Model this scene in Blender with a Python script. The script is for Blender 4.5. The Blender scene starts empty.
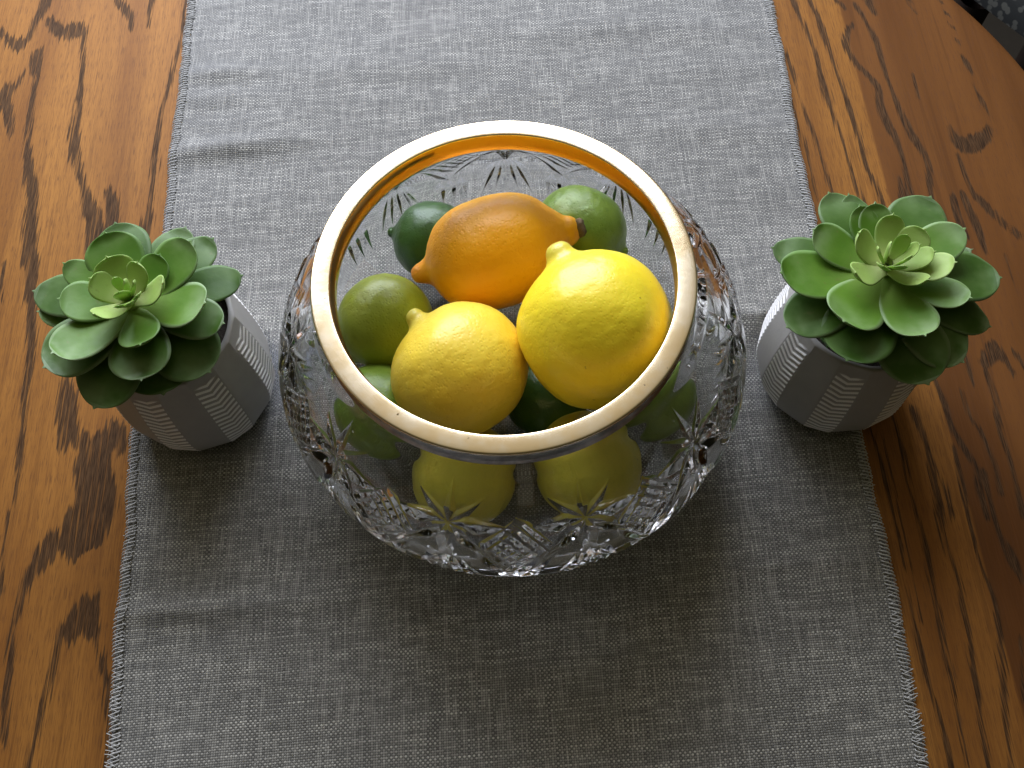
import bpy, math, random
import numpy as np
from mathutils import Vector, Matrix, noise as mnoise

random.seed(4); rng = np.random.default_rng(7)
S = bpy.context.scene
COL = S.collection

# ------------------------------------------------------------------ camera
F_PX = 960.0
PITCH, ROLL = math.radians(65.07), math.radians(-3.01)
CAM = np.array([0.0014, -0.2225, 0.4875])
FWD = np.array([0, math.cos(PITCH), -math.sin(PITCH)])
_r0 = np.array([1.0, 0, 0]); _u0 = np.cross(_r0, FWD)
RT = math.cos(ROLL)*_r0 + math.sin(ROLL)*_u0
UP = math.cos(ROLL)*_u0 - math.sin(ROLL)*_r0

def at(x, y, z):
    """measured photo point at a known height above the cloth -> metres"""
    r = FWD + RT*((x-512)/F_PX) - UP*((y-384)/F_PX)
    return CAM + r*((z-CAM[2])/r[2])

cd = bpy.data.cameras.new('camera'); cam = bpy.data.objects.new('camera', cd); COL.objects.link(cam)
M = Matrix(((RT[0], UP[0], -FWD[0], CAM[0]), (RT[1], UP[1], -FWD[1], CAM[1]), (RT[2], UP[2], -FWD[2], CAM[2]), (0, 0, 0, 1)))
cam.matrix_world = M
cd.sensor_width = 36; cd.lens = 36*F_PX/1024; cd.clip_start = 0.01; cd.clip_end = 50
S.camera = cam

# ------------------------------------------------------------------ render
S.render.engine = 'CYCLES'
S.view_settings.view_transform = 'Standard'; S.view_settings.look = 'None'
S.view_settings.exposure = 0; S.view_settings.gamma = 1
cy = S.cycles
cy.use_denoising = True
try: cy.denoiser = 'OPENIMAGEDENOISE'; cy.denoising_input_passes = 'RGB_ALBEDO_NORMAL'; cy.denoising_prefilter = 'ACCURATE'
except Exception: pass
cy.max_bounces = 20; cy.transmission_bounces = 16; cy.glossy_bounces = 10; cy.diffuse_bounces = 5; cy.transparent_max_bounces = 12
cy.caustics_refractive = True; cy.caustics_reflective = True; cy.blur_glossy = 0.6
cy.sample_clamp_indirect = 6; cy.sample_clamp_direct = 0
cy.use_adaptive_sampling = True; cy.adaptive_threshold = 0.008

# ------------------------------------------------------------------ helpers
def mesh_obj(name, V, Fc, mat=None, parent=None, smooth=True, attrs=None):
    me = bpy.data.meshes.new(name)
    V = np.asarray(V, dtype=np.float32)
    if isinstance(Fc, np.ndarray):
        n, k = Fc.shape
        me.vertices.add(len(V)); me.vertices.foreach_set('co', V.ravel())
        me.loops.add(n*k); me.loops.foreach_set('vertex_index', Fc.astype(np.int32).ravel())
        me.polygons.add(n); me.polygons.foreach_set('loop_start', np.arange(0, n*k, k, dtype=np.int32))
        me.update(calc_edges=True); me.validate()
    else:
        me.from_pydata([tuple(map(float, v)) for v in V], [], [tuple(f) for f in Fc]); me.update()
    if smooth: me.polygons.foreach_set('use_smooth', np.ones(len(me.polygons), dtype=bool))
    for k, a in (attrs or {}).items():
        at_ = me.attributes.new(k, 'FLOAT', 'POINT'); at_.data.foreach_set('value', np.asarray(a, dtype=np.float32))
    if mat: me.materials.append(mat)
    o = bpy.data.objects.new(name, me); COL.objects.link(o)
    if parent: o.parent = parent
    return o

def tag(o, label=None, cat=None, group=None, kind=None):
    if label: o['label'] = label
    if cat: o['category'] = cat
    if group: o['group'] = group
    if kind: o['kind'] = kind
    return o

def empty(name, loc):
    o = bpy.data.objects.new(name, None); COL.objects.link(o); o.location = loc; o.empty_display_size = .01
    return o

def grid_faces(nr, nc, wrap=False):
    i = np.arange(nr-1)[:, None]; j = np.arange(nc if wrap else nc-1)[None, :]
    j2 = (j+1) % nc
    return np.stack([i*nc+j, i*nc+j2, (i+1)*nc+j2, (i+1)*nc+j], -1).reshape(-1, 4)

def lathe(prof, n, rad=None):
    """closed or open profile [(r,z)...] spun round z, outward normals when the profile runs upward outside"""
    prof = np.asarray(prof, float); t = np.linspace(0, 2*np.pi, n, endpoint=False)
    V = np.stack([prof[:, 0][:, None]*np.cos(t), prof[:, 0][:, None]*np.sin(t), prof[:, 1][:, None]+0*t], -1).reshape(-1, 3)
    return V, grid_faces(len(prof), n, True)

def spline(pts, n):
    """Catmull-Rom through points, resampled evenly by arc length"""
    P = np.asarray(pts, float); P = np.vstack([2*P[0]-P[1], P, 2*P[-1]-P[-2]])
    out = []
    for i in range(1, len(P)-2):
        t = np.linspace(0, 1, 40, endpoint=False)[:, None]
        a, b, c_, d = P[i-1], P[i], P[i+1], P[i+2]
        out.append(.5*(2*b+(c_-a)*t+(2*a-5*b+4*c_-d)*t**2+(-a+3*b-3*c_+d)*t**3))
    out = np.vstack(out+[P[-2][None]])
    s = np.r_[0, np.cumsum(np.linalg.norm(np.diff(out, axis=0), axis=1))]
    q = np.linspace(0, s[-1], n)
    return np.stack([np.interp(q, s, out[:, k]) for k in range(P.shape[1])], -1), q

def tube_verts(path, r, k=5):
    path = np.asarray(path, float); T = np.gradient(path, axis=0); T /= np.linalg.norm(T, axis=1)[:, None]+1e-12
    A = np.cross(T, [0.12, 0.31, 0.94]); A /= np.linalg.norm(A, axis=1)[:, None]+1e-12; B = np.cross(T, A)
    a = np.linspace(0, 2*np.pi, k, endpoint=False)
    r = np.broadcast_to(r, (len(path),))
    V = path[:, None, :]+r[:, None, None]*(A[:, None, :]*np.cos(a)[None, :, None]+B[:, None, :]*np.sin(a)[None, :, None])
    return V.reshape(-1, 3), grid_faces(len(path), k, True)

def box_mesh(boxes):
    V = []; Fq = []
    for (x0, x1, y0, y1, z0, z1) in boxes:
        b = len(V)
        V += [(x0,y0,z0),(x1,y0,z0),(x1,y1,z0),(x0,y1,z0),(x0,y0,z1),(x1,y0,z1),(x1,y1,z1),(x0,y1,z1)]
        Fq += [tuple(b+i for i in f) for f in ((0,3,2,1),(4,5,6,7),(0,1,5,4),(1,2,6,5),(2,3,7,6),(3,0,4,7))]
    return V, Fq

def vnoise(P, scale, seed=0.0, octaves=3):
    """smooth value noise on Nx3 points (numpy)"""
    P = np.asarray(P, float)*scale+seed*17.31
    out = np.zeros(len(P)); amp = 1.0; tot = 0
    def h(a):
        n = (a[..., 0]*127.1+a[..., 1]*311.7+a[..., 2]*74.7)
        q = np.sin(n)*43758.5453; return q-np.floor(q)
    for o in range(octaves):
        i = np.floor(P); f = P-i; f = f*f*(3-2*f); r = 0
        for dx in (0, 1):
            for dy in (0, 1):
                for dz in (0, 1):
                    w = (f[:, 0] if dx else 1-f[:, 0])*(f[:, 1] if dy else 1-f[:, 1])*(f[:, 2] if dz else 1-f[:, 2])
                    r = r+w*h(i+np.array([dx, dy, dz]))
        out += amp*r; tot += amp; amp *= .5; P = P*2.03+5.1
    return out/tot

# ------------------------------------------------------------------ node helper
class NT:
    def __init__(self, name):
        self.m = bpy.data.materials.new(name); self.m.use_nodes = True
        self.t = self.m.node_tree; self.t.nodes.clear()
        self.out = self.t.nodes.new('ShaderNodeOutputMaterial')
        self.b = self.t.nodes.new('ShaderNodeBsdfPrincipled')
        self.t.links.new(self.b.outputs[0], self.out.inputs[0])
    def put(self, sock, v):
        if isinstance(v, bpy.types.NodeSocket): self.t.links.new(v, sock)
        elif v is not None:
            if isinstance(v, (tuple, list)) and sock.type == 'RGBA' and len(v) == 3: v = (*v, 1)
            sock.default_value = v
    def n(self, typ, props=None, **ins):
        nd = self.t.nodes.new(typ)
        for k, v in (props or {}).items(): setattr(nd, k, v)
        for k, v in ins.items(): self.put(nd.inputs[k.replace('_', ' ')], v)
        return nd
    def math(self, op, a, b=None, c=None, clamp=False):
        nd = self.t.nodes.new('ShaderNodeMath'); nd.operation = op; nd.use_clamp = clamp
        for i, v in enumerate((a, b, c)):
            if v is not None: self.put(nd.inputs[i], v)
        return nd.outputs[0]
    def mix(self, f, a, b, blend='MIX'):
        nd = self.t.nodes.new('ShaderNodeMix'); nd.data_type = 'RGBA'; nd.blend_type = blend
        self.put(nd.inputs[0], f); self.put(nd.inputs[6], a); self.put(nd.inputs[7], b)
        return nd.outputs[2]
    def coord(self, which='Object'):
        return self.n('ShaderNodeTexCoord').outputs[which]
    def scaled(self, vec, sc, off=(0, 0, 0)):
        return self.n('ShaderNodeMapping', Vector=vec, Scale=sc, Location=off).outputs[0]
    def noise(self, vec, scale, detail=3, rough=.5, dist=0):
        return self.n('ShaderNodeTexNoise', Vector=vec, Scale=scale, Detail=detail, Roughness=rough, Distortion=dist).outputs[0]
    def smooth(self, v, a, b, lo=0.0, hi=1.0):
        nd = self.n('ShaderNodeMapRange', {'interpolation_type': 'SMOOTHSTEP'})
        self.put(nd.inputs[0], v); self.put(nd.inputs[1], a); self.put(nd.inputs[2], b); self.put(nd.inputs[3], lo); self.put(nd.inputs[4], hi)
        return nd.outputs[0]
    def attr(self, name):
        return self.n('ShaderNodeAttribute', {'attribute_name': name}).outputs['Fac']
    def bump(self, h, strength, dist, normal=None):
        return self.n('ShaderNodeBump', Strength=strength, Distance=dist, Height=h, Normal=normal).outputs[0]
    def set(self, **k):
        for a, v in k.items(): self.put(self.b.inputs[a.replace('_', ' ')], v)
        return self.m

# ------------------------------------------------------------------ materials
def mat_cloth():
    N = NT('woven grey cloth'); co = N.coord()
    # gentle wander of the threads
    w = N.noise(co, 25, 2); w2 = N.noise(N.scaled(co, (1, 1, 1), (3.1, 7.7, 0)), 25, 2)
    sep = N.n('ShaderNodeSeparateXYZ', Vector=co)
    P = 0.00116
    u = N.math('ADD', N.math('DIVIDE', sep.outputs[0], P), N.math('MULTIPLY', w, 1.6))
    v = N.math('ADD', N.math('DIVIDE', sep.outputs[1], P), N.math('MULTIPLY', w2, 1.6))
    v = N.math('SUBTRACT', v, N.math('MULTIPLY', u, 0.035))
    i = N.math('FLOOR', u); j = N.math('FLOOR', v)
    fu = N.math('FRACT', u); fv = N.math('FRACT', v)
    par = N.math('FLOORED_MODULO', N.math('ADD', i, j), 2.0)
    su = N.math('SINE', N.math('MULTIPLY', fu, math.pi)); sv = N.math('SINE', N.math('MULTIPLY', fv, math.pi))
    # thread on top: weft (along x) where par = 0, warp where par = 1
    across = N.math('ADD', N.math('MULTIPLY', sv, N.math('SUBTRACT', 1, par)), N.math('MULTIPLY', su, par))
    along = N.math('ADD', N.math('MULTIPLY', su, N.math('SUBTRACT', 1, par)), N.math('MULTIPLY', sv, par))
    h = N.math('MULTIPLY', N.math('POWER', across, .6), N.math('ADD', .45, N.math('MULTIPLY', along, .55)))
    hj = N.n('ShaderNodeTexWhiteNoise', {'noise_dimensions': '1D'}, W=j).outputs[0]
    hi = N.n('ShaderNodeTexWhiteNoise', {'noise_dimensions': '1D'}, W=N.math('ADD', i, 911.5)).outputs[0]
    cj = N.n('ShaderNodeCombineXYZ', X=N.math('MULTIPLY', u, .055), Y=N.math('MULTIPLY', j, 7.31), Z=0.0).outputs[0]
    ci = N.n('ShaderNodeCombineXYZ', X=N.math('MULTIPLY', i, 5.77), Y=N.math('MULTIPLY', v, .055), Z=4.0).outputs[0]
    sj = N.noise(cj, 1, 2); si = N.noise(ci, 1, 2)
    weft = N.math('ADD', .25, N.math('ADD', N.math('MULTIPLY', hj, .07), N.math('MULTIPLY', N.smooth(sj, .40, .70), .30)))
    warp = N.math('ADD', .13, N.math('ADD', N.math('MULTIPLY', hi, .06), N.math('MULTIPLY', N.smooth(si, .42, .70), .22)))
    lum = N.math('ADD', N.math('MULTIPLY', weft, N.math('SUBTRACT', 1, par)), N.math('MULTIPLY', warp, par))
    lum = N.math('MULTIPLY', lum, N.smooth(h, .08, .72, .14, 1.06))
    fib = N.noise(N.scaled(co, (2600, 2600, 800)), 1, 2)
    lum = N.math('MULTIPLY', lum, N.math('ADD', .8, N.math('MULTIPLY', fib, .4)))
    mot = N.noise(co, 240, 3, .6); lum = N.math('MULTIPLY', lum, N.math('ADD', .62, N.math('MULTIPLY', mot, .76)))
    big = N.noise(co, 9, 3)
    lum = N.math('MULTIPLY', lum, N.math('ADD', .9, N.math('MULTIPLY', big, .2)))
    c = N.n('ShaderNodeVectorMath', {'operation': 'SCALE'}); c.inputs[0].default_value = (.84, .82, .715); N.put(c.inputs['Scale'], lum)
    return N.set(Base_Color=c.outputs[0], Roughness=.78, Specular_IOR_Level=.35, Sheen_Weight=1.0, Sheen_Roughness=.4, Sheen_Tint=(.80, .86, 1.0, 1),
                 Normal=N.bump(h, .8, .00035))

def mat_thread():
    N = NT('grey stitching thread'); co = N.coord()
    f = N.noise(N.scaled(co, (900, 500, 900)), 1, 2)
    return N.set(Base_Color=N.mix(f, (.28, .28, .26), (.66, .66, .63)), Roughness=.8, Sheen_Weight=.2)

def mat_wood():
    N = NT('stained oak'); co = N.coord()
    g = N.attr('grain')
    streak = N.noise(N.scaled(co, (1300, 42, 1)), 1, 3, .65)
    streak2 = N.noise(N.scaled(co, (520, 22, 1), (2, 5, 0)), 1, 2, .55)
    pores = N.noise(N.scaled(co, (2600, 95, 1), (1, 9, 0)), 1, 2, .6)
    sp = N.n('ShaderNodeSeparateXYZ', Vector=co).outputs[0]
    right_shade = N.math('ADD', N.math('MULTIPLY', N.smooth(sp, .150, .152), .20), N.math('MULTIPLY', N.smooth(sp, .2365, .2385), .78))   # right side coloured darker and redder in two steps, painted shade
    fld = N.math('ADD', g, N.math('MULTIPLY', N.math('ADD', N.math('MULTIPLY', N.math('SUBTRACT', streak, .5), 6.0), N.math('MULTIPLY', N.math('SUBTRACT', streak2, .5), 9.0)), N.math('SUBTRACT', 1.0, N.math('MULTIPLY', right_shade, .6))))
    mask = N.smooth(fld, -.5, .9)
    gap = N.noise(N.scaled(co, (900, 26, 1), (6, 2, 0)), 1, 2, .5)
    mask = N.math('MULTIPLY', mask, N.math('SUBTRACT', 1.0, N.math('MULTIPLY', N.smooth(gap, .54, .66), .55)))
    tone = N.noise(N.scaled(co, (38, 3.2, 1), (0, 3, 0)), 1, 3)
    base = N.mix(N.smooth(tone, .25, .75), (.215, .086, .018), (.350, .155, .033))
    base = N.mix(N.math('MULTIPLY', right_shade, .85), base, N.mix(N.smooth(tone, .25, .75), (.075, .027, .008), (.140, .054, .016)))
    base = N.mix(N.math('MULTIPLY', N.smooth(streak, .42, .66), .42), base, (.14, .054, .016))
    # faint secondary grain and fine open pores everywhere
    fine = N.noise(N.scaled(co, (210, 4.5, 1), (7, 1, 0)), 1, 2, .5)
    base = N.mix(N.math('MULTIPLY', N.smooth(fine, .56, .66), N.math('ADD', .22, N.math('MULTIPLY', right_shade, .25))), base, (.095, .038, .012))
    base = N.mix(N.math('MULTIPLY', N.smooth(pores, .55, .64), .62), base, (.11, .046, .018))
    dk = N.mix(N.smooth(pores, .35, .7), (.020, .011, .006), (.105, .056, .024))
    c = N.mix(N.math('MULTIPLY', mask, .93), base, dk)
    hgt = N.math('SUBTRACT', 1.0, N.math('ADD', N.math('MULTIPLY', mask, N.math('MULTIPLY', pores, .9)), N.math('MULTIPLY', N.smooth(pores, .6, .72), .3)))
    rough = N.math('ADD', .50, N.math('MULTIPLY', mask, .15))
    return N.set(Base_Color=c, Roughness=rough, Specular_IOR_Level=.09, Normal=N.bump(hgt, .35, .00025))

def mat_glass():
    N = NT('cut lead crystal')
    return N.set(Base_Color=(.985, .992, .988), Roughness=0.0, IOR=1.53, Transmission_Weight=1.0)

def mat_gold():
    N = NT('worn gilt metal'); co = N.coord()
    f = N.noise(co, 70, 4, .6); s = N.noise(N.scaled(co, (1, 1, 1), (4, 4, 4)), 420, 2)
    c = N.mix(N.smooth(f, .40, .66), (.84, .69, .45), (.82, .72, .54))
    spot = N.smooth(s, .735, .77)
    c = N.mix(N.math('MULTIPLY', spot, .8), c, (.12, .08, .05))
    return N.set(Base_Color=c, Metallic=1.0, Roughness=N.math('ADD', .16, N.math('MULTIPLY', f, .16)),
                 Normal=N.bump(N.noise(co, 260, 3), .06, .0006))

def mat_gold_in():
    N = NT('polished gilt lining'); co = N.coord()
    f = N.noise(co, 60, 3)
    return N.set(Base_Color=N.mix(f, (.82, .52, .15), (.86, .58, .20)), Metallic=1.0, Roughness=.3)

def mat_band():
    N = NT('tarnished silver band'); co = N.coord()
    f = N.noise(co, 120, 4, .6)
    return N.set(Base_Color=N.mix(N.smooth(f, .35, .7), (.30, .295, .285), (.58, .57, .55)), Metallic=1.0, Roughness=N.math('ADD', .24, N.math('MULTIPLY', f, .25)))

def mat_peel(name, c1, c2, c3, pore=620, bump=.5, rough=.36, sss=.12, tipcol=None):
    N = NT(name); co = N.coord()
    a = N.noise(co, 32, 3); b = N.noise(N.scaled(co, (1, 1, 1), (5, 1, 8)), 85, 4, .6)
    c = N.mix(N.smooth(a, .3, .7), c1, c2)
    c = N.mix(N.math('MULTIPLY', N.smooth(b, .58, .8), .55), c, c3)
    if tipcol: c = N.mix(N.attr('tip'), c, tipcol)
    v = N.n('ShaderNodeTexVoronoi', {'feature': 'SMOOTH_F1'}, Vector=co, Scale=pore, Smoothness=.6).outputs[0]
    n2 = N.noise(co, 240, 3)
    pit = N.smooth(v, .05, .45)
    h = N.math('ADD', N.math('MULTIPLY', pit, .28), N.math('MULTIPLY', n2, .75))
    c = N.mix(N.math('MULTIPLY', N.math('SUBTRACT', 1.0, pit), .16), c, c3)
    blem = N.smooth(N.noise(N.scaled(co, (1, 1, 1), (2, 9, 4)), 330, 2), .74, .78)
    c = N.mix(N.math('MULTIPLY', blem, .5), c, (.16, .09, .02))
    return N.set(Base_Color=c, Roughness=rough, Specular_IOR_Level=.5, Subsurface_Weight=sss, Subsurface_Radius=(.006, .004, .0015), Subsurface_Scale=.6,
                 Normal=N.bump(h, bump, .0007))

def mat_stub():
    N = NT('dry stem stub'); co = N.coord()
    return N.set(Base_Color=N.mix(N.noise(co, 900, 3), (.06, .035, .02), (.28, .2, .1)), Roughness=.9)

def mat_pot():
    N = NT('matt grey stoneware'); co = N.coord()
    r = N.attr('raised')
    f = N.noise(co, 140, 4); g = N.noise(co, 900, 2)
    lo = N.mix(f, (.31, .30, .27), (.40, .385, .35)); hi = N.mix(f, (.80, .785, .75), (.88, .87, .84))
    c = N.mix(N.smooth(r, .15, .75), lo, hi)
    return N.set(Base_Color=c, Roughness=N.math('ADD', .5, N.math('MULTIPLY', f, .3)), Normal=N.bump(N.math('ADD', N.math('MULTIPLY', g, .5), f), .25, .0007))

def mat_soil():
    N = NT('dark potting filler'); co = N.coord()
    f = N.noise(co, 500, 4, .7)
    return N.set(Base_Color=N.mix(f, (.01, .008, .006), (.06, .045, .03)), Roughness=.95, Normal=N.bump(f, .8, .003))

def mat_leaf(name, deep, mid, pale, bloom):
    N = NT(name); co = N.coord()
    t = N.attr('along'); e = N.attr('edge')
    rnd = N.n('ShaderNodeObjectInfo').outputs['Random']
    f = N.noise(co, 60, 3); f2 = N.noise(N.scaled(co, (1, 1, 1), (3, 3, 3)), 420, 3)
    k = N.math('ADD', N.math('MULTIPLY', N.smooth(f, .3, .72), .6), N.math('MULTIPLY', rnd, .4))
    c = N.mix(k, deep, mid)
    c = N.mix(N.math('MULTIPLY', N.smooth(t, .60, .02), .85), c, pale)
    fleck = N.smooth(N.noise(co, 260, 2), .68, .74)
    c = N.mix(N.math('MULTIPLY', fleck, .25), c, (.16, .15, .04))
    lv = N.math('MULTIPLY', N.math('ADD', .35, rnd), bloom)
    rim = N.math('MULTIPLY', N.smooth(e, .80, 1.0), lv)
    tipb = N.math('MULTIPLY', N.math('MULTIPLY', N.smooth(t, .58, 1.0), N.smooth(f, .32, .68)), lv)
    c = N.mix(N.math('MAXIMUM', rim, tipb), c, (.46, .56, .38))
    return N.set(Base_Color=c, Roughness=N.math('ADD', .40, N.math('MULTIPLY', f2, .2)), Specular_IOR_Level=.28,
                 Subsurface_Weight=.12, Subsurface_Radius=(.002, .004, .001), Subsurface_Scale=.5, Normal=N.bump(f2, .15, .0005))

def mat_plain(name, col, rough=.7, var=.3, scale=60):
    N = NT(name); co = N.coord(); f = N.noise(co, scale, 3)
    return N.set(Base_Color=N.mix(f, tuple(c*(1-var) for c in col), tuple(c*(1+var) for c in col)), Roughness=rough)

def mat_tapestry():
    N = NT('dark patterned upholstery'); co = N.coord()
    v = N.n('ShaderNodeTexVoronoi', Vector=N.scaled(co, (120, 120, 120)), Scale=1.0).outputs[0]
    f = N.noise(co, 160, 3)
    c = N.mix(N.smooth(N.math('ADD', v, N.math('MULTIPLY', f, .3)), .62, .45), (.007, .008, .007), (.055, .055, .045))
    return N.set(Base_Color=c, Roughness=.9)

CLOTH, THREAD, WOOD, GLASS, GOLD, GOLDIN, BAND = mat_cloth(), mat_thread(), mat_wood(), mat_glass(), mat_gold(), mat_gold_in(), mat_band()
STUB, POT, SOIL = mat_stub(), mat_pot(), mat_soil()

# ------------------------------------------------------------------ table (oak, grain plus one painted dark reflection, traced as they run in the photograph)
ZT = -0.0016
STROKES = """
0,28,3 8,40,4 18,45,6 28,38,4 38,18,5 46,0,7
50,22,5 62,32,6 75,30,7 84,30,4 83,45,3 82,60,3 80,85,4 78,110,5 74,135,6 77,165,6 82,185,4 88,205,8 95,225,10 95,260,14
108,192,4 112,205,8 114,235,9 112,262,9
40,52,4 36,60,8 38,75,5 34,90,4 30,120,4 27,150,5 30,180,7 32,200,8 30,230,9 28,256,9 33,262,8 30,290,7 32,320,7 31,350,6 27,380,5 24,410,4 20,450,4 17,480,3 14,512,3
24,72,3 15,88,4 5,95,8 8,112,6 10,132,3
187,0,3 182,40,3 174,65,3 168,90,3 161,110,3 157,140,4 154,170,4 151,200,3 147,225,7 140,248,7
152,0,4 148,25,2
118,0,5 128,14,4 131,28,2
66,385,6 62,415,8 64,440,8
70,400,9 72,430,7 82,443,7 100,446,8 112,430,7 120,442,10
92,468,22 96,500,24 90,520,22 76,532,18 72,552,5
52,545,11 36,565,8 25,585,6 20,605,5 14,625,4 11,650,5 9,680,5 6,700,5 2,740,4
8,515,3 4,550,3 0,590,3
92,604,8 76,622,12 62,636,6 55,660,5 48,690,4 42,715,4 35,740,4 27,775,5
88,615,12 97,628,7 98,650,4 107,680,5 108,700,5 106,740,3 104,775,2
120,612,3 119,640,3 116,670,2
3,265,2 1,300,2
766,20,1.5 780,45,2 792,70,3 800,100,2.5 812,130,2.5 820,155,3 830,185,2.5 838,205,2
790,95,1.5 800,130,2 808,160,2 818,200,2
793,0,3 803,25,3.5 812,45,3 820,70,3.5 827,95,4.5 833,115,3 842,140,3 850,165,3 856,185,2.5 864,205,2.5
809,0,2.5 820,22,3.5 828,45,3 836,70,3 845,95,3 852,115,4 860,138,4 864,160,3 873,180,2.5 886,210,2.5
852,25,2.5 847,35,4 848,50,4 858,65,3 868,75,3 878,88,4 880,105,5.5 888,125,5.5 896,138,4 903,160,3 907,180,4 910,198,6
900,180,3 902,200,4
836,0,2.5 845,8,2.5
855,5,3 868,25,3 877,45,4 883,65,3 892,90,3 902,115,4 912,135,5 922,150,4 928,165,4.5 930,190,4 936,215,3
868,0,6 875,13,3
908,0,4 917,12,2
940,0,2 952,25,3 960,50,3 970,70,4 980,95,3 988,115,4 990,125,4 985,138,6 970,145,7 957,142,6 950,128,3
958,155,2.5 965,175,3 975,195,4 990,210,4 1005,225,4 1024,238,4
913,75,1.5 918,97,2
954,200,5 958,218,5 968,236,3
964,197,5 972,215,5 980,235,5 986,252,2
1005,255,2 1015,280,3 1024,305,3
960,330,2 964,350,3 969,368,4 974,384,2
984,362,6 995,350,7 1005,360,4 1013,372,3
986,372,4 995,400,4 1000,430,4 1010,460,4 1018,490,4 1024,515,4
1014,352,3 1024,366,3
930,365,2 937,385,3 945,405,4 950,422,4 962,445,4 975,465,4 980,490,5 987,515,4
962,392,3 970,415,3 985,440,3 995,465,3 1001,492,3
913,410,2.5 925,440,3 935,465,3 945,490,3.5 953,515,3
890,410,2 905,460,3 913,500,3 924,540,3 932,580,3 940,620,3 948,660,3 956,700,3 962,740,3 967,775,3
870,425,2 886,480,2.5 898,530,2.5 905,580,2 915,630,3 925,670,3 940,720,3 952,775,3
918,408,2 930,460,3 938,500,5 944,540,4 958,580,3 968,630,4 975,680,3.5 982,730,3 991,775,3
955,450,3 963,490,4 972,530,3 982,570,3 995,600,3 1000,640,4 1004,680,4 1006,730,4 1013,775,3
983,475,5 990,500,3 1000,535,4 1013,560,7 1022,582,3
1020,640,3 1024,700,3
884,440,1.5 896,500,1.5 912,570,1.5 921,620,1.5
"""
def build_table():
    xl, yb, yf = -.50, .43, -.50
    xs = np.r_[np.linspace(xl, -.372, 8), np.linspace(-.37, -.185, 186), np.linspace(-.17, .165, 16)]
    nfix = len(xs); right_u = np.r_[np.linspace(0, .205, 190), np.linspace(.212, .30, 10)]   # offsets from .168
    ys = np.r_[np.linspace(yf, -.26, 10), np.linspace(-.255, .34, 380), np.linspace(.345, yb, 24)]
    # rounded far right corner: circle through the two points where the photo shows the table end
    p1, p2 = at(946, 0, ZT), at(1024, 80, ZT)
    rad = .30; mid = (p1+p2)[:2]/2; dv = (p2-p1)[:2]; L = np.linalg.norm(dv); nrm = np.array([-dv[1], dv[0]])/L
    if nrm[0] > 0: nrm = -nrm
    cc = mid+nrm*math.sqrt(rad**2-(L/2)**2)
    def xr(y):
        if y <= cc[1]: return cc[0]+rad
        return cc[0]+math.sqrt(max(rad**2-(y-cc[1])**2, 1e-6))
    yb2 = min(yb, cc[1]+rad*.97); ys = ys[ys < yb2-.002]; ys = np.r_[ys, yb2]
    rows = []
    for y in ys:
        e = xr(y); tail = .168+right_u*min(1, (e-.168)/right_u[-1]) if e-.168 < right_u[-1] else np.r_[.168+right_u[:-1], e]
        rows.append(np.stack([np.r_[xs, tail], np.full(nfix+len(right_u), y)], -1))
    G = np.array(rows); nr, nc = G.shape[:2]
    X = G[..., 0].ravel(); Y = G[..., 1].ravel()
    # default figure for the parts out of sight: level lines of a stretched noise
    Pn = np.stack([X*16, Y*2.2, 0*X], -1); lev = vnoise(Pn, 1.0, 3)*7+X*46
    fr = np.abs((lev % 1)-.5)*2
    gf = (fr-.80)*9 - 1.2
    seen = (np.abs(X) < .40) & (Y > -.27) & (Y < .37)
    gf = np.where(seen, -6.0, gf)
    for line in STROKES.strip().splitlines():
        pts = [tuple(map(float, q.split(','))) for q in line.split()]
        W = [at(px, py, ZT) for px, py, _ in pts]
        sc = [((w-CAM)@FWD)/F_PX for w in W]
        P, _ = spline([(w[0], w[1], q[2]*s) for w, q, s in zip(W, pts, sc)], max(6, 6*len(pts)))
        for a, b in zip(P[:-1], P[1:]):
            mg = .014
            k = np.nonzero((X > min(a[0], b[0])-mg) & (X < max(a[0], b[0])+mg) & (Y > min(a[1], b[1])-mg) & (Y < max(a[1], b[1])+mg))[0]
            if not len(k): continue
            d = b[:2]-a[:2]; L2 = d@d+1e-12
            t = np.clip(((X[k]-a[0])*d[0]+(Y[k]-a[1])*d[1])/L2, 0, 1)
            dist = np.hypot(X[k]-a[0]-t*d[0], (Y[k]-a[1]-t*d[1])*.5); wd = a[2]+t*(b[2]-a[2])
            gf[k] = np.maximum(gf[k], np.clip((wd*.85-dist)*1000, -6, 3))
    V = np.stack([X, Y, np.full_like(X, ZT)], -1)
    F0 = grid_faces(nr, nc)
    # edge: quarter round and a straight apron, following the boundary loop
    idx = np.arange(nr*nc).reshape(nr, nc)
    loop = np.r_[idx[0, :-1], idx[:-1, -1], idx[-1, :0:-1], idx[:0:-1, 0]]
    B = V[loop][:, :2]; Tn = np.roll(B, -1, 0)-np.roll(B, 1, 0); Nn = np.stack([Tn[:, 1], -Tn[:, 0]], -1); Nn /= np.linalg.norm(Nn, axis=1)[:, None]
    rings = []; r_ = .010
    for a in np.linspace(.2, 1, 5)*math.pi/2: rings.append((r_*math.sin(a), ZT-r_*(1-math.cos(a))))
    rings += [(r_, ZT-.028), (r_-.006, ZT-.034)]
    prev = loop; Vs = [V]; Fs = [F0]; gs = [gf]; base = len(V)
    for off, z in rings:
        Vs.append(np.c_[B+Nn*off, np.full(len(B), z)]); cur = base+np.arange(len(B)); base += len(B)
        gs.append(gf[loop])
        Fs.append(np.stack([prev, cur, np.roll(cur, -1), np.roll(prev, -1)], -1)); prev = cur
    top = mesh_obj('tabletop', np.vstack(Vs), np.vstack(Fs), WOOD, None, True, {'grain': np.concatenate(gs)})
    return top
table = empty('dining_table', (0, 0, -.74))
tag(table, 'stained oak dining table with dark grain under the grey runner', 'table')
tt = build_table(); tt.parent = table; tt.location = (0, 0, .74)
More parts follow.
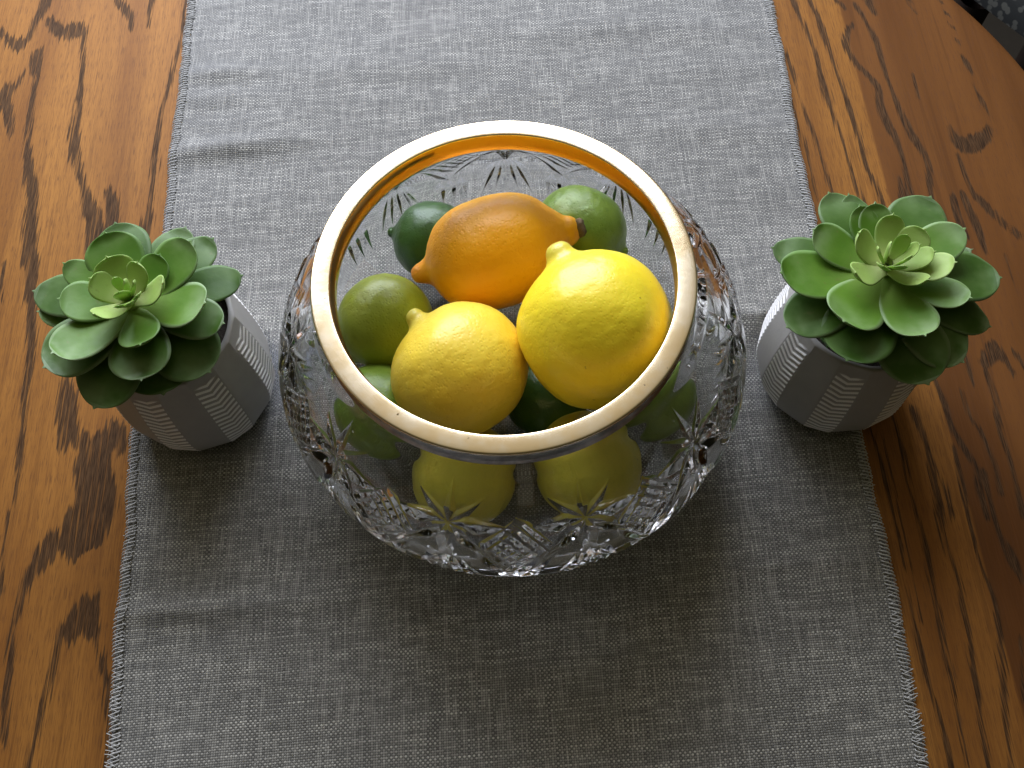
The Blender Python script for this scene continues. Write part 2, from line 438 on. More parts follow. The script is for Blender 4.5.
# one apron below and the nearest leg
V, Fq = box_mesh([(-.42, .22, .20, .225, .60, .70)]); mesh_obj('apron', V, Fq, mat_plain('dark oak', (.10, .05, .02)), table, False)
DARKOAK = mat_plain('dark oak leg', (.022, .012, .007))
for lx, ly in ((.18, .17), (-.40, .17), (.18, -.42), (-.40, -.42)):
    V, Fq = lathe(spline([(.022, 0), (.026, .02), (.020, .06), (.030, .30), (.034, .52), (.028, .60), (.036, .64), (.036, .70)], 40)[0], 24)
    lg = mesh_obj('leg', V+np.array([lx, ly, 0]), Fq, DARKOAK, table)

V, Fq = box_mesh([(-4, 4, -4, 4, -.76, -.74)])
tag(mesh_obj('floor', V, Fq, mat_plain('dark floor', (.02, .017, .015), .6), None, False), kind='structure')

# ------------------------------------------------------------------ upholstered chair, only its cushion corner shows
ch = empty('dining_chair', (0, 0, -.74))
tag(ch, 'dark patterned upholstered chair seat beyond the rounded table corner', 'chair')
q = at(1001, 0, -.27); q2 = at(1024, 17, -.27)
ang = math.atan2(q2[1]-q[1], q2[0]-q[0])
ch.location = (q[0], q[1], -.74); ch.rotation_euler = (0, 0, ang)
def cushion(x0, x1, y0, y1, z0, z1, n=26):
    u = np.linspace(-1, 1, n); A, B_ = np.meshgrid(u, u)
    sq = lambda v: np.sign(v)*(1-(1-np.abs(v))**1.6)
    h = ((1-np.abs(A)**8)*(1-np.abs(B_)**8))**.45
    X = (x0+x1)/2+sq(A)*(x1-x0)/2; Y = (y0+y1)/2+sq(B_)*(y1-y0)/2
    top = np.stack([X, Y, z0+(z1-z0)*h], -1).reshape(-1, 3); bot = np.stack([X, Y, z0+0*h], -1).reshape(-1, 3)
    f = grid_faces(n, n); return np.vstack([top, bot]), np.vstack([f, f[:, ::-1]+n*n])
V, Fq = cushion(-.12, .36, .006, .45, .445, .474); mesh_obj('seat_cushion', V, Fq, mat_tapestry(), ch)
V, Fq = box_mesh([(-.09, .33, .09, .43, .38, .445)]); mesh_obj('seat_frame', V, Fq, DARKOAK, ch, False)
for lx, ly in ((-.07, .11), (.31, .11), (-.07, .41), (.31, .41)):
    V, Fq = lathe([(.014, 0), (.02, .2), (.022, .36)], 16); mesh_obj('leg', V+np.array([lx, ly, 0]), Fq, DARKOAK, ch)

# ------------------------------------------------------------------ table runner
EL = ([-.50, -.30, -.186, -.0266, .05, .12, .31, .55], [-.194, -.1975, -.2009, -.2075, -.2068, -.2053, -.208, -.209])
ER = ([-.50, -.205, -.1366, -.04, .1062, .2823, .55], [.184, .1864, .1883, .1887, .1868, .1923, .195])
OBST = [(.0022, 0, .078, .022), (-.169, .009, .034, .014), (.176, .0, .034, .014)]
def cloth_z(X, Y):
    z = np.zeros_like(X)
    def ridge(y0, slope, h, w_far, w_near, xa=-9, xb=9, soft=.03):
        d = Y-(y0+slope*X)
        prof = np.where(d > 0, np.exp(-(d/w_far)), np.exp(-(-d/w_near)))
        m = 1/(1+np.exp(-(X-xa)/soft))*1/(1+np.exp((X-xb)/soft))
        return h*prof*m
    z += ridge(.0285, .045, .0105, .065, .026)
    z += ridge(-.1100, .022, .0022, .040, .014)
    def dip(px, py, lx, ly, h, ang=0):
        c = at(px, py, 0); dx = X-c[0]; dy = Y-c[1]
        a = math.radians(ang); u = dx*math.cos(a)+dy*math.sin(a); v = -dx*math.sin(a)+dy*math.cos(a)
        return h*np.exp(-(u/lx)**2)*np.exp(-(v/ly)**2)
    z += dip(215, 75, .030, .008, .0030) + dip(215, 100, .04, .010, .0018)
    z += dip(225, 150, .045, .008, .0042, 4) + dip(250, 128, .05, .012, .0016)
    z += dip(720, 128, .05, .012, .0012, -3) + dip(600, 30, .09, .012, .0012) + dip(380, 70, .08, .012, .0010)
    z += dip(180, 612, .035, .006, .0020, -2)
    n = vnoise(np.stack([X.ravel()*7, Y.ravel()*16, 0*X.ravel()], -1), 1.0, 5, 3).reshape(X.shape)
    z += (n-.5)*.0036
    # the heavy things press it flat
    for ox, oy, r, sf in OBST:
        d = np.hypot(X-ox, Y-oy); w = np.clip((d-r)/sf, 0, 1); w = w*w*(3-2*w); z *= w
    return np.maximum(z, -.0006)
def build_runner():
    nx, ny = 230, 520
    ys = np.linspace(-.36, .42, ny); u = np.linspace(0, 1, nx)
    xl = np.interp(ys, *EL)+.0007*np.sin(ys*61)+.0004*np.sin(ys*173+1); xr_ = np.interp(ys, *ER)+.0006*np.sin(ys*55+2)+.0004*np.sin(ys*190)
    X = xl[:, None]+(xr_-xl)[:, None]*u[None]; Y = np.repeat(ys[:, None], nx, 1)
    Z = cloth_z(X, Y)
    top = np.stack([X, Y, Z], -1).reshape(-1, 3); bot = top.copy(); bot[:, 2] = np.minimum(bot[:, 2]-.0010, bot[:, 2]); 
    f = grid_faces(ny, nx); off = nx*ny
    idx = np.arange(nx*ny).reshape(ny, nx)
    loop = np.r_[idx[0, :-1], idx[:-1, -1], idx[-1, :0:-1], idx[:0:-1, 0]]; l2 = np.roll(loop, -1)
    side = np.stack([loop, loop+off, l2+off, l2], -1)
    o = mesh_obj('table_runner', np.vstack([top, bot]), np.vstack([f, f[:, ::-1]+off, side]), CLOTH)
    tag(o, 'long grey woven cloth runner lying flat along the oak table', 'table runner')
    # overcast stitching on the two long edges
    for side_, E in ((1, EL), (-1, ER)):
        Vs = []; Fs = []; b = 0; y = -.33
        while y < .41:
            jit = lambda a: random.uniform(-a, a)
            path = []
            for (du, dy, dz) in ((-.0007, 0, -.0006), (-.0009, .0004, .0006), (.0012, .0012, .0013), (.0036+jit(.0008), .0020, .0010), (.0042+jit(.0008), .0026+jit(.0004), .0002)):
                yy = y+dy+jit(.0002); xe = np.interp(yy, *E)+(.0007*math.sin(yy*61)+.0004*math.sin(yy*173+1) if side_ == 1 else .0006*math.sin(yy*55+2)+.0004*math.sin(yy*190))
                xx = xe+side_*(du+jit(.0003)); path.append((xx, yy, float(cloth_z(np.array([[xx]]), np.array([[yy]]))[0, 0])+dz))
            P, _ = spline(path, 9); Vv, Ff = tube_verts(P, .00036*random.uniform(.8, 1.25), 5); Vs.append(Vv); Fs.append(Ff+b); b += len(Vv)
            if random.random() < .5:   # a back-slanted thread and loose ends
                yy = y+.0012; xe = np.interp(yy, *E)
                path = [(xe+side_*.0038, yy-.0012, .0009), (xe+side_*.001, yy, .0014), (xe-side_*(.0006+abs(jit(.0012))), yy+.0009+jit(.0006), .0002)]
                P, _ = spline(path, 6); Vv, Ff = tube_verts(P, .00026, 5); Vs.append(Vv); Fs.append(Ff+b); b += len(Vv)
            y += .0019*random.uniform(.85, 1.15)
        mesh_obj('edge_stitching', np.vstack(Vs), np.vstack(Fs), THREAD, o)
    return o
runner = build_runner()

# ------------------------------------------------------------------ crystal bowl
BX = .0022
bowl = empty('fruit_bowl', (BX, 0, 0.0004))
tag(bowl, 'round cut crystal bowl with gilt metal rim holding the citrus fruit', 'bowl')
OUT = [(.0815, .1215), (.0825, .1130), (.0905, .1065), (.0990, .0970), (.1062, .0865), (.1125, .0740), (.1168, .0600), (.1165, .0480), (.1120, .0340), (.1020, .0200), (.0890, .0090), (.0790, .0030), (.0740, .0008), (.0700, .0002)]
INN = [(.0775, .1215), (.0778, .1120), (.0850, .1035), (.0930, .0940), (.1000, .0835), (.1060, .0710), (.1095, .0590), (.1090, .0480), (.1040, .0360), (.0930, .0240), (.0780, .0150), (.0560, .0110), (.0300, .0100), (.0010, .0098)]
def groove_segments(Pw):
    """cuts of one repeat: (u0,v0,u1,v1,depth,slope), u along the girth, v down the profile from the star centre"""
    seg = []
    for k in range(8):
        a = math.radians(45*k)
        L = (.0300, .0250, .0300, .0270)[k % 4] if k % 2 == 0 else .0270
        if math.sin(a) < -.1: L *= .82
        seg.append((.0016*math.cos(a), .0016*math.sin(a), L*math.cos(a), L*math.sin(a), .0010 if math.sin(a) < -.1 else .0023, .34 if math.sin(a) < -.1 else .45))
    h = Pw/2
    # cross-hatched diamond between two stars
    cu, cv, ru, rv = h, .0150, .0170, .0210
    sp = .0092
    for sgn in (1, -1):
        for m in range(-7, 8):
            pts = []
            for t in np.linspace(-.05, .05, 400):
                u = cu+t*.62+m*sp*.78*.5; v = cv+sgn*t*.78+sgn*(-m)*sp*.62*.5*1.0
                if abs(u-cu)/ru+abs(v-cv)/rv < 1: pts.append((u, v))
            if len(pts) > 12: seg.append((*pts[0], *pts[-1], .0014, .48))
    # frame of the diamond: long mitre cuts
    for a, b in (((cu-ru, cv), (cu, cv-rv)), ((cu, cv-rv), (cu+ru, cv)), ((cu-ru, cv), (cu, cv+rv*1.25)), ((cu, cv+rv*1.25), (cu+ru, cv))):
        seg.append((*a, *b, .0017, .62))
    # fan of flutes running down to the foot below each star
    for k in range(-2, 3):
        seg.append((k*.0022, .0265+abs(k)*.0015, k*.0075, .060, .0019, .55))
    for k in (-1, 0, 1):
        seg.append((h+k*.0058, .0420, h+k*.0065, .064, .0019, .55))
    return seg
def build_glass():
    NS = 300
    P, sl = spline(OUT, NS)
    s_star = sl[np.argmin(np.abs(P[:, 1]-.0875)+np.where(sl < .01, 1, 0))]
    T = np.gradient(P, axis=0); T /= np.linalg.norm(T, axis=1)[:, None]; Nrm = np.stack([-T[:, 1], T[:, 0]], -1)   # outward (profile runs downward)
    if Nrm[NS//3, 0] < 0: Nrm = -Nrm
    nst = 11; per = 2*math.pi/nst; th0 = -math.pi/2+math.radians(15.3)
    ncol = 190
    th = np.linspace(-per/2, per/2, ncol, endpoint=False)
    Rl = .104; Pw = per*Rl
    U = np.repeat((th*Rl)[None], NS, 0); Vv = np.repeat((sl-s_star)[:, None], ncol, 1)
    D = np.zeros_like(U)
    for (u0, v0, u1, v1, dep, slope) in groove_segments(Pw):
        for sh in (-Pw, 0, Pw):
            du, dv = u1-u0, v1-v0; L2 = du*du+dv*dv
            t = ((U-u0-sh)*du+(Vv-v0)*dv)/L2; tc = np.clip(t, 0, 1)
            dist = np.hypot(U-u0-sh-tc*du, Vv-v0-tc*dv)
            taper = np.clip(np.minimum((tc+.05)*4.0, (1.02-tc)*1.35), 0, 1)
            D = np.maximum(D, dep*taper-dist*slope)
    fade = np.clip((sl-.012)/.004, 0, 1)*np.clip((sl[-1]-.012-sl)/.006, 0, 1)
    D = np.minimum(D, .0018)*fade[:, None]
    D = np.tile(D, (1, nst)); n = ncol*nst
    tt_ = np.concatenate([th+k*per+th0 for k in range(nst)])
    R_ = P[:, 0][:, None]-Nrm[:, 0][:, None]*D; Z_ = P[:, 1][:, None]-Nrm[:, 1][:, None]*D
    Vo = np.stack([R_*np.cos(tt_), R_*np.sin(tt_), Z_], -1).reshape(-1, 3)
    Fo = grid_faces(NS, n, True)[:, ::-1]
    # inner wall, same column count so the lip closes exactly
    Pi, _ = spline(INN, 70)
    Vi = np.stack([Pi[:, 0][:, None]*np.cos(tt_), Pi[:, 0][:, None]*np.sin(tt_), Pi[:, 1][:, None]+0*tt_], -1).reshape(-1, 3)
    Fi = grid_faces(len(Pi), n, True)+len(Vo)
    j = np.arange(n); j2 = (j+1) % n; o2 = len(Vo)
    lip = np.stack([j, j2, o2+j2, o2+j], -1)
    rb = (NS-1)*n; cb = o2+len(Vi); ci = cb+1
    ri = o2+(len(Pi)-1)*n
    tri = [np.stack([rb+j2, rb+j, np.full(n, cb)], -1), np.stack([ri+j, ri+j2, np.full(n, ci)], -1)]
    V = np.vstack([Vo, Vi, [[0, 0, .0022]], [[0, 0, .0098]]])
    quads = np.vstack([Fo, Fi, lip]); tri = np.vstack(tri)
    me = bpy.data.meshes.new('glass_body')
    nq, nt_ = len(quads), len(tri)
    me.vertices.add(len(V)); me.vertices.foreach_set('co', V.astype(np.float32).ravel())
    me.loops.add(nq*4+nt_*3); me.loops.foreach_set('vertex_index', np.r_[quads.ravel(), tri.ravel()].astype(np.int32))
    me.polygons.add(nq+nt_); me.polygons.foreach_set('loop_start', np.r_[np.arange(nq)*4, nq*4+np.arange(nt_)*3].astype(np.int32))
    me.update(calc_edges=True); me.validate()
    me.polygons.foreach_set('use_smooth', np.ones(len(me.polygons), dtype=bool))
    me.materials.append(GLASS)
    o = bpy.data.objects.new('glass_body', me); COL.objects.link(o); o.parent = bowl
    import bmesh
    bm = bmesh.new(); bm.from_mesh(me); bmesh.ops.recalc_face_normals(bm, faces=bm.faces); bm.to_mesh(me); bm.free()
    return o
build_glass()
# metal collar: gilt top, gilt inner wall, tarnished outer band
top_prof = [(.0771, .1232), (.0765, .1240), (.0766, .1247), (.0771, .12495), (.0788, .1251), (.0810, .12515), (.0832, .1251), (.0847, .1249), (.0852, .1243), (.0852, .1234), (.0847, .1228), (.0800, .1226), (.0771, .1232)]
V, Fq = lathe(spline(top_prof, 60)[0], 256); rim = mesh_obj('rim', V-np.array([BX, 0, .0004]), Fq[:, ::-1], GOLD, bowl)
V, Fq = lathe([(.0768, .1238), (.0766, .1215), (.0764, .1170), (.0766, .1138), (.0768, .1134), (.0771, .1138), (.0770, .1215), (.0771, .1238)], 256)
mesh_obj('rim_lining', V-np.array([BX, 0, .0004]), Fq[:, ::-1], GOLDIN, bowl)
V, Fq = lathe(spline([(.0842, .1236), (.0845, .1222), (.0841, .1185), (.0842, .1145), (.0849, .1130), (.0846, .1118), (.0836, .1114), (.0829, .1140), (.0829, .1200), (.0832, .1234)], 40)[0], 256)
mesh_obj('rim_band', V-np.array([BX, 0, .0004]), Fq, BAND, bowl)

# ------------------------------------------------------------------ citrus fruit
def citrus(name, label, cat, group, c, tip, b, L, mats, nip=(.006, .010, .006), nip2=None, seed=0, power=2.2, stub=False, wob=.03, squash=1.0, base=True):
    """c centre, tip = point towards the nipple end, b radius, L half length; nip = (radius, reach, blend)"""
    c = np.asarray(c, float); ax = np.asarray(tip, float)-c; ax /= np.linalg.norm(ax)
    A = np.cross(ax, [.3, .1, .95]); A /= np.linalg.norm(A); B_ = np.cross(ax, A)
    reach = nip[1]; r2 = (nip2[1] if nip2 else 0)
    n, m = 150, 160
    bl = lambda q: b*max(0, 1-abs(q)**power)**(1/2.05)
    def end(sg, nr, rc):
        """profile of one end, from the shoulder out to the blunt point"""
        e = [(.55, bl(.55)), (.74, bl(.74)), (.87, bl(.87)*.97)]
        e = [(sg*L*q, rr) for q, rr in e if rr > nr*1.9]
        e += [(sg*L*.965, max(nr*1.45, b*.25)), (sg*(L+rc*.18), nr*1.06), (sg*(L+rc*.60), nr*.86), (sg*(L+rc*.88), nr*.58), (sg*(L+rc*.985), nr*.22), (sg*(L+rc), 0.0)]
        return e
    prof = end(1, nip[0], nip[1])[::-1]+[(L*q, bl(q)) for q in (.35, .12, -.12, -.35)]
    if nip2: prof += end(-1, nip2[0], nip2[1])
    else: prof += [(-L*q, bl(q)) for q in (.55, .74, .87, .95, .985)]+[(-L, 0.0)]
    pr, _ = spline(prof, n); X = pr[:, 0]; r = np.clip(pr[:, 1], 0, None)
    r[0] = r[-1] = 0
    t = np.linspace(0, 2*math.pi, m, endpoint=False)
    Pn = np.stack([np.repeat(X[:, None], m, 1), r[:, None]*np.cos(t), r[:, None]*np.sin(t)*squash], -1).reshape(-1, 3)
    nrm = Pn.copy(); nrm[:, 0] *= .6; nrm /= np.linalg.norm(nrm, axis=1)[:, None]+1e-9
    Pn = Pn+nrm*((vnoise(Pn, 45, seed, 2)-.5)*wob*2*b)[:, None]+nrm*((vnoise(Pn, 330, seed+3, 2)-.5)*.0003)[:, None]
    W = Pn[:, :1]*ax+Pn[:, 1:2]*A+Pn[:, 2:3]*B_
    tipw = np.clip((Pn[:, 0]-(L-.004))/(reach+.004), 0, 1)
    Fq = grid_faces(n, m, True)
    o = mesh_obj(name, W, Fq, mats, None, True, {'tip': tipw})
    o.location = c
    tag(o, label, cat, group)
    if stub:
        ex = -(L+r2)
        Vs, Fs = lathe([(.0001, .0034), (.0028, .0036), (.0046, .0022), (.0052, 0), (.0040, -.0018), (.0001, -.0018)], 14)
        Vs = Vs*(1+.25*(rng.random((len(Vs), 1))-.5))
        Wv = (ex-Vs[:, 2:3]+.0006)*ax+Vs[:, :1]*A+Vs[:, 1:2]*B_
        mesh_obj('stem_stub', Wv, Fs, STUB, o)
    return o
P_L1 = mat_peel('lemon peel warm', (.93, .67, .05), (.95, .73, .075), (.87, .57, .035), 560, .42, .38, tipcol=(.66, .60, .08))
P_L2 = mat_peel('lemon peel bright', (.94, .73, .028), (.95, .78, .04), (.90, .64, .02), 620, .30, .34, tipcol=(.66, .60, .09))
P_O = mat_peel('ripe orange lemon peel', (.98, .42, .003), (.98, .455, .004), (.92, .35, .003), 560, .45, .42, tipcol=(.75, .28, .02))
P_G = mat_peel('lime peel', (.25, .31, .018), (.36, .41, .035), (.15, .21, .012), 640, .42, .38)
P_GD = mat_peel('dark lime peel', (.034, .10, .014), (.06, .14, .024), (.02, .065, .01), 640, .5, .34)
P_GM = mat_peel('mid green lime peel', (.16, .28, .03), (.26, .38, .05), (.09, .19, .02), 640, .45, .36)
P_GY = mat_peel('yellow green peel', (.46, .42, .03), (.60, .50, .04), (.30, .30, .02), 560, .35, .38)

citrus('lemon', 'large bright yellow lemon, highest in the bowl, by its right rim', 'lemon', 'lemons in the crystal bowl', at(597, 329, .094), at(548, 231, .114), .0357, .0367, P_L2, (.0068, .0078, .014), seed=1)
citrus('lemon', 'smaller warm yellow lemon at the near left side of the bowl', 'lemon', 'lemons in the crystal bowl', at(460, 371, .072), at(411, 313, .084), .0335, .0315, P_L1, (.0050, .0062, .011), seed=2, wob=.045)
citrus('lemon', 'deep orange ripe lemon lying sideways behind the yellow lemons, brown stem stub showing', 'lemon', 'lemons in the crystal bowl', at(495, 252, .070), at(408, 277, .062), .0290, .0365, P_O, (.0058, .0090, .013), nip2=(.0078, .0080, .014), seed=3, stub=True)
citrus('lemon', 'yellow green lemon at the bottom front, seen through the cut glass on the left', 'lemon', 'lemons in the crystal bowl', at(464, 476, .036), at(470, 420, .015), .0260, .0270, P_GY, (.004, .005, .005), seed=4)
citrus('lemon', 'yellow green lemon at the bottom front, seen through the cut glass on the right', 'lemon', 'lemons in the crystal bowl', at(588, 466, .038), at(580, 420, .015), .0265, .0285, P_GY, (.004, .005, .005), seed=5)
G = 'limes in the crystal bowl'
citrus('lime', 'olive green lime against the left wall of the bowl, left of the lemons', 'lime', G, at(385, 322, .058), at(350, 360, .05), .0238, .0245, P_G, (.003, .003, .004), seed=6, wob=.02)
citrus('lime', 'dark green lime tucked behind the left end of the orange lemon', 'lime', G, at(434, 241, .040), at(405, 235, .042), .0215, .0225, P_GD, (.003, .0035, .004), seed=7, wob=.025)
citrus('lime', 'mid green lime behind the orange lemon on the right, farthest in the bowl', 'lime', G, at(580, 231, .052), at(620, 250, .05), .0235, .0255, P_GM, (.003, .003, .004), seed=8, wob=.02)
citrus('lime', 'green lime low at the near left, half hidden by the rim below the olive lime', 'lime', G, at(383, 413, .046), at(420, 440, .044), .0235, .0255, P_GM, (.003, .003, .004), seed=9, wob=.02)
citrus('lime', 'green lime low at the right, seen through the glass below the rim', 'lime', G, at(655, 400, .040), at(690, 365, .042), .0205, .0235, P_GM, (.003, .003, .004), seed=10, wob=.02)
citrus('lime', 'dark green lime deep in the gap between the two yellow lemons', 'lime', G, at(546, 398, .034), at(580, 420, .034), .0205, .0225, P_GD, (.003, .003, .004), seed=11, wob=.02)

# ------------------------------------------------------------------ potted succulents
def leaf_mesh(base, tip, width, droop, cup, thick, foot):
    """spoon shaped fleshy leaf from base to tip; droop > 0 arches it, < 0 lifts the end"""
    base, tip = np.asarray(base), np.asarray(tip); d = tip-base; L = np.linalg.norm(d)
    hz = np.array([d[0], d[1], 0]); hz /= np.linalg.norm(hz)+1e-9
    fw = d/L; side = np.cross(fw, [0, 0, 1.0]); side /= np.linalg.norm(side); upv = np.cross(side, fw)
    nt, nu = 34, 15
    t = 1-(1-np.linspace(0, 1, nt))**1.9
    ctr = base+fw*(L*t)[:, None]+upv*(droop*L*(4*t*(1-t)))[:, None]
    # outline: slim foot, widest at 2/3, rounded end with a small point
    wpro = np.where(t < .68, foot+(1-foot)*np.sin(np.clip(t/.68, 0, 1)*math.pi/2)**1.35, np.clip(1-(np.clip(t-.68, 0, None)/.32)**2.1, 0, None)**.52)
    w = width/2*wpro
    u = np.linspace(-1, 1, nu)
    X = u[None]*w[:, None]
    cupz = cup*width*(u[None]**2)*wpro[:, None]*(.35+.65*t[:, None])
    tipup = .05*L*np.clip((t-.88)/.12, 0, 1)**2
    T = np.gradient(ctr, axis=0); T /= np.linalg.norm(T, axis=1)[:, None]; Nn = np.cross(side[None], T)
    th = thick*(1-.75*np.abs(u[None])**2.5)*(.45+.55*np.sin(np.clip(t, 0.02, 1)*math.pi)[:, None]**.6)
    tw = (random.random()-.5)*.15
    mid = ctr[:, None, :]+side*X[..., None]+Nn[:, None, :]*(cupz+tipup[:, None]+tw*X*t[:, None])[..., None]
    top = mid+Nn[:, None, :]*(th*.5)[..., None]; bot = mid-Nn[:, None, :]*(th*.5)[..., None]
    top[-1] = top[-1].mean(0)+fw*.0013; bot[-1] = top[-1]
    V = np.vstack([top.reshape(-1, 3), bot.reshape(-1, 3)])
    f = grid_faces(nt, nu); off = nt*nu; idx = np.arange(off).reshape(nt, nu)
    loop = np.r_[idx[0, :-1], idx[:-1, -1], idx[-1, :0:-1], idx[:0:-1, 0]]; l2 = np.roll(loop, -1)
    al = np.repeat(t[:, None], nu, 1).ravel(); ed = np.maximum(np.repeat(np.abs(u)[None], nt, 0), (t[:, None] > .97)*1.0+0*u[None]).ravel()
    return V, np.vstack([f, f[:, ::-1]+off, np.stack([loop, loop+off, l2+off, l2], -1)]), np.r_[al, al], np.r_[ed, ed]

LEAF_IN = mat_leaf('pale heart leaf', (.28, .42, .09), (.38, .52, .14), (.54, .62, .26), .12)
LEAF_MID = mat_leaf('mid green leaf', (.075, .18, .014), (.13, .26, .025), (.26, .38, .08), .34)
LEAF_OUT = mat_leaf('deep green leaf', (.036, .095, .008), (.075, .165, .012), (.11, .19, .025), .28)

def build_pot(root):
    nsec = 8; ncol = 80*nsec*2; nrow = 200; H = .079
    z = np.linspace(0, 1, nrow)
    prof, sl = spline([(.0290, .0), (.0335, .0012), (.0365, .0050), (.0400, .014), (.0415, .026), (.0410, .044), (.0392, .062), (.0366, H)], nrow)
    th = np.linspace(0, 2*math.pi, ncol, endpoint=False)
    ph = (th/(2*math.pi)*nsec) % 1.0                   # 0..1 within one section: first half plain stripe, second half chevrons
    R = np.repeat(prof[:, :1], ncol, 1); Z = np.repeat(prof[:, 1:2], ncol, 1)
    # facetted girth: flat panels
    seg = 2*math.pi/(nsec*2); loc = (th % seg)-seg/2; fac = math.cos(seg/2)/np.cos(loc)
    facw = np.clip((prof[:, 1]-.0)/.006, 0, 1)[:, None]
    R = R*(1+(fac[None]*1.012-1)*facw)
    pan = (ph-.5)/.5; inpan = (ph > .53) & (ph < .97); a = np.abs(pan-.5)*2                # 0 at the middle rib, 1 at the panel side
    pitch = .0040; g = ((Z-a[None]*.0036)/pitch) % 1.0
    line = np.clip((.27-np.abs(g-.5))/.10, 0, 1)*inpan[None]*np.clip((Z-.005)/.002, 0, 1)*np.clip((H-.006-Z)/.002, 0, 1)
    R = R+line*.00055
    V = np.stack([R*np.cos(th), R*np.sin(th), Z], -1).reshape(-1, 3); Fq = grid_faces(nrow, ncol, True); at_ = line.ravel()
    # lip and inside wall, flat base
    ex = [(.0360, H+.0008), (.0340, H+.0006), (.0332, H-.004), (.0330, .064), (.001, .062)]
    Vs = [V]; Fs = [Fq]; prev = (nrow-1)*ncol+np.arange(ncol); b = len(V)
    for r, zz in ex:
        Vs.append(np.stack([r*np.cos(th), r*np.sin(th), zz+0*th], -1)); cur = b+np.arange(ncol); b += ncol
        Fs.append(np.stack([prev, np.roll(prev, -1), np.roll(cur, -1), cur], -1)); prev = cur
    Vs.append(np.stack([.001*np.cos(th), .001*np.sin(th), .0004+0*th], -1)); cur = b+np.arange(ncol); first = np.arange(ncol)
    Fs.append(np.stack([np.roll(first, -1), first, cur, np.roll(cur, -1)], -1))
    Vall = np.vstack(Vs)
    return mesh_obj('pot', Vall, np.vstack(Fs), POT, root, True, {'raised': np.r_[at_, np.zeros(len(Vall)-len(V))]})

def succulent(label, loc, rot, heart_px, zoom, leaves):
    root = empty('potted_succulent', loc); tag(root, label, 'plant', 'succulents either side of the bowl')
    p = build_pot(root); p.rotation_euler = (0, 0, rot)
    V, Fq = lathe([(.0333, .070), (.028, .072), (.018, .0735), (.006, .075), (.0005, .076)], 40); V = V+np.array([0, 0, 1])*((rng.random((len(V), 1))-.5)*.002)
    mesh_obj('soil', V, Fq, SOIL, root)
    loc = np.array(loc)
    hp = at(*heart_px, .105)-loc
    stem, _ = spline([(0, 0, .068), (hp[0]*.5, hp[1]*.5, .080), (hp[0], hp[1], .094), (hp[0], hp[1], hp[2]+.001)], 16)
    V, Fq = tube_verts(stem, np.linspace(.0062, .0030, 16), 10)
    ros = mesh_obj('rosette', V, Fq, LEAF_IN, root)
    ox, oy, sc = zoom
    for (zx, zy, wpx, lay) in leaves:
        px, py = ox+zx/sc, oy+zy/sc
        zt = {'c': .119, 'i': .1145, 'm': .107, 'o': .095, 'l': .083, 'w': .093}[lay]
        zb = {'c': .104, 'i': .101, 'm': .0965, 'o': .091, 'l': .084, 'w': .089}[lay]
        tip = at(px, py, zt)-loc
        k = (zb-.065)/(hp[2]-.065); k = min(1, max(0, k))
        base = np.array([hp[0]*k**.8, hp[1]*k**.8, zb]); dd = tip-base; dd[2] = 0; base = base+dd/np.linalg.norm(dd)*.0022
        wm = wpx/sc*np.linalg.norm(tip+loc-CAM)/F_PX*1.36
        droop = {'c': -.02, 'i': -.08, 'm': -.03, 'o': .06, 'l': .12, 'w': -.02}[lay]
        cup = {'c': .15, 'i': .09, 'm': .09, 'o': .06, 'l': .03, 'w': .08}[lay]
        V, Fq, al, ed = leaf_mesh(base, tip, wm, droop+(random.random()-.5)*.02, cup, min(.0026, wm*.16), {'c': .5, 'i': .52, 'm': .36}.get(lay, .34))
        mesh_obj('leaf', V, Fq, {'c': LEAF_IN, 'i': LEAF_IN, 'm': LEAF_MID, 'w': LEAF_MID}.get(lay, LEAF_OUT), ros, True, {'along': al, 'edge': ed})
    return root

LEFT = [(328,222,30,'c'),(352,345,46,'c'),(412,248,40,'c'),(352,290,46,'c'),(395,335,50,'c'),(425,305,46,'c'),(375,240,36,'c'),(232,232,80,'i'),(302,145,110,'i'),(428,165,75,'i'),(518,140,98,'m'),(532,252,85,'i'),(116,318,125,'m'),(248,378,66,'i'),
 (137,178,85,'m'),(32,292,125,'o'),(42,370,95,'w'),(300,58,150,'m'),(345,30,150,'o'),(640,92,140,'m'),(615,46,120,'o'),(722,88,120,'o'),(698,335,150,'m'),(762,415,130,'o'),
 (834,232,120,'o'),(705,598,190,'l'),(640,560,150,'l'),(420,600,150,'l'),(440,500,118,'m'),(445,632,172,'o'),(530,682,195,'l'),(93,535,135,'m'),(72,585,175,'o'),(268,735,185,'l')]
RIGHT = [(550,170,40,'c'),(600,212,42,'c'),(432,228,40,'c'),(478,205,40,'c'),(450,300,46,'c'),(530,300,46,'c'),(560,262,44,'c'),(656,240,62,'i'),(490,92,75,'i'),(352,166,82,'i'),(616,152,85,'i'),(736,285,88,'i'),(628,352,62,'i'),(340,326,82,'i'),(418,55,98,'m'),
 (358,66,85,'m'),(178,160,120,'m'),(53,330,160,'m'),(295,516,165,'m'),(610,570,140,'m'),(788,425,100,'m'),(762,158,115,'m'),(243,28,130,'o'),(318,33,85,'o'),(625,45,150,'o'),(30,235,115,'o'),
 (887,348,150,'o'),(85,535,155,'o'),(310,658,200,'o'),(240,600,150,'l'),(440,660,170,'l'),(612,742,195,'l'),(742,660,180,'l'),(843,530,112,'l'),(782,240,60,'o')]
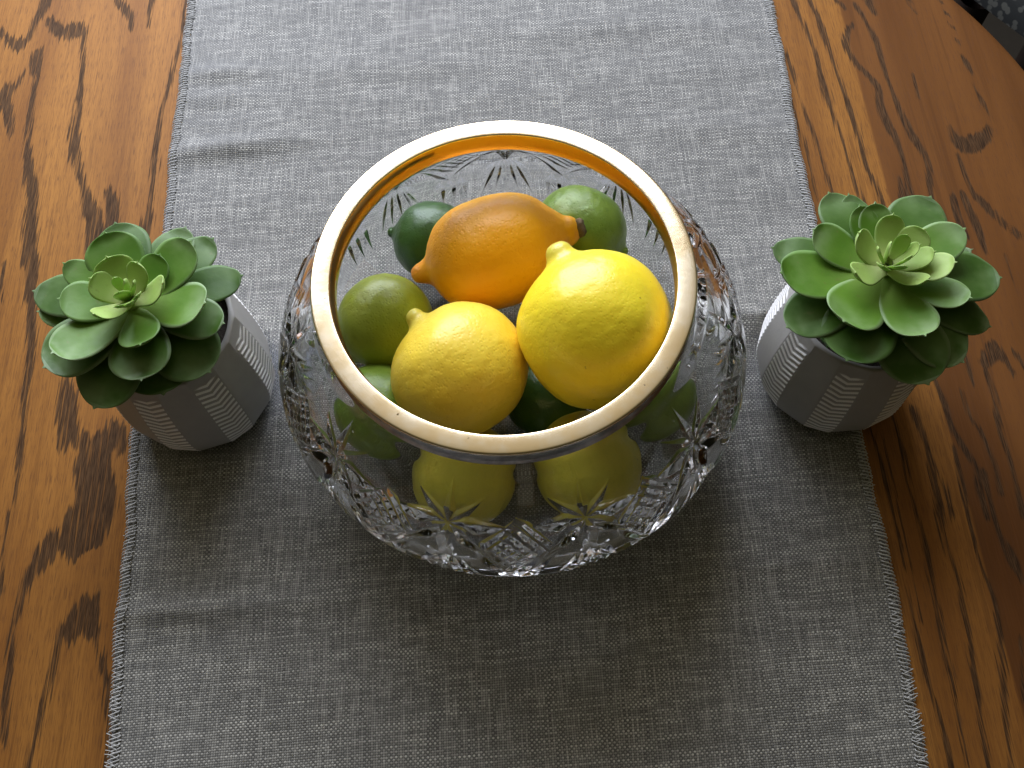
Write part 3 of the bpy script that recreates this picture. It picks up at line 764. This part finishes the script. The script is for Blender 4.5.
succulent('succulent with large open leaves in grey chevron pot left of the bowl', (-.169, .009, .0003), math.radians(4), (127, 296), (30, 220, 3.936), LEFT)
succulent('succulent with pale upright heart leaves in grey chevron pot right of the bowl', (.176, .000, .0003), math.radians(-10), (889, 262), (765, 190, 3.842), RIGHT)

# ------------------------------------------------------------------ light: one tall window beyond the table, dim room
def area(name, loc, aim, sx, sy, power, col, spread=180):
    l = bpy.data.lights.new(name, 'AREA'); l.shape = 'RECTANGLE'; l.size = sx; l.size_y = sy; l.energy = power; l.color = col; l.spread = math.radians(spread)
    o = bpy.data.objects.new(name, l); COL.objects.link(o); o.location = loc
    o.rotation_euler = (Vector(aim)-Vector(loc)).to_track_quat('-Z', 'Y').to_euler(); return o
area('window_light', (-.20, .84, .58), (-.14, .12, .0), .92, .82, 24, (.85, .90, 1.07))   # broad window lamp tilted down towards the table
area('side_fill_light', (-1.6, -.1, .9), (0, 0, 0), .8, .9, .7, (1.0, .83, .58))  # added dim warm fill lamp brightening the left side, no known source

w = bpy.data.worlds.new('World'); S.world = w; w.use_nodes = True
nt = w.node_tree; nt.nodes.clear()
wo = nt.nodes.new('ShaderNodeOutputWorld'); bg = nt.nodes.new('ShaderNodeBackground'); nt.links.new(bg.outputs[0], wo.inputs[0])
tc = nt.nodes.new('ShaderNodeTexCoord'); dt = nt.nodes.new('ShaderNodeVectorMath'); dt.operation = 'DOT_PRODUCT'
dt.inputs[1].default_value = (-.10, .62, .78); nt.links.new(tc.outputs['Generated'], dt.inputs[0])
rp = nt.nodes.new('ShaderNodeValToRGB'); nt.links.new(dt.outputs['Value'], rp.inputs[0])
rp.color_ramp.elements[0].position = 0.0; rp.color_ramp.elements[0].color = (.050, .044, .026, 1)
rp.color_ramp.elements[1].position = 1.0; rp.color_ramp.elements[1].color = (.54, .475, .35, 1)
e = rp.color_ramp.elements.new(.6); e.color = (.078, .068, .036, 1)
nt.links.new(rp.outputs[0], bg.inputs[0]); bg.inputs[1].default_value = 1.0
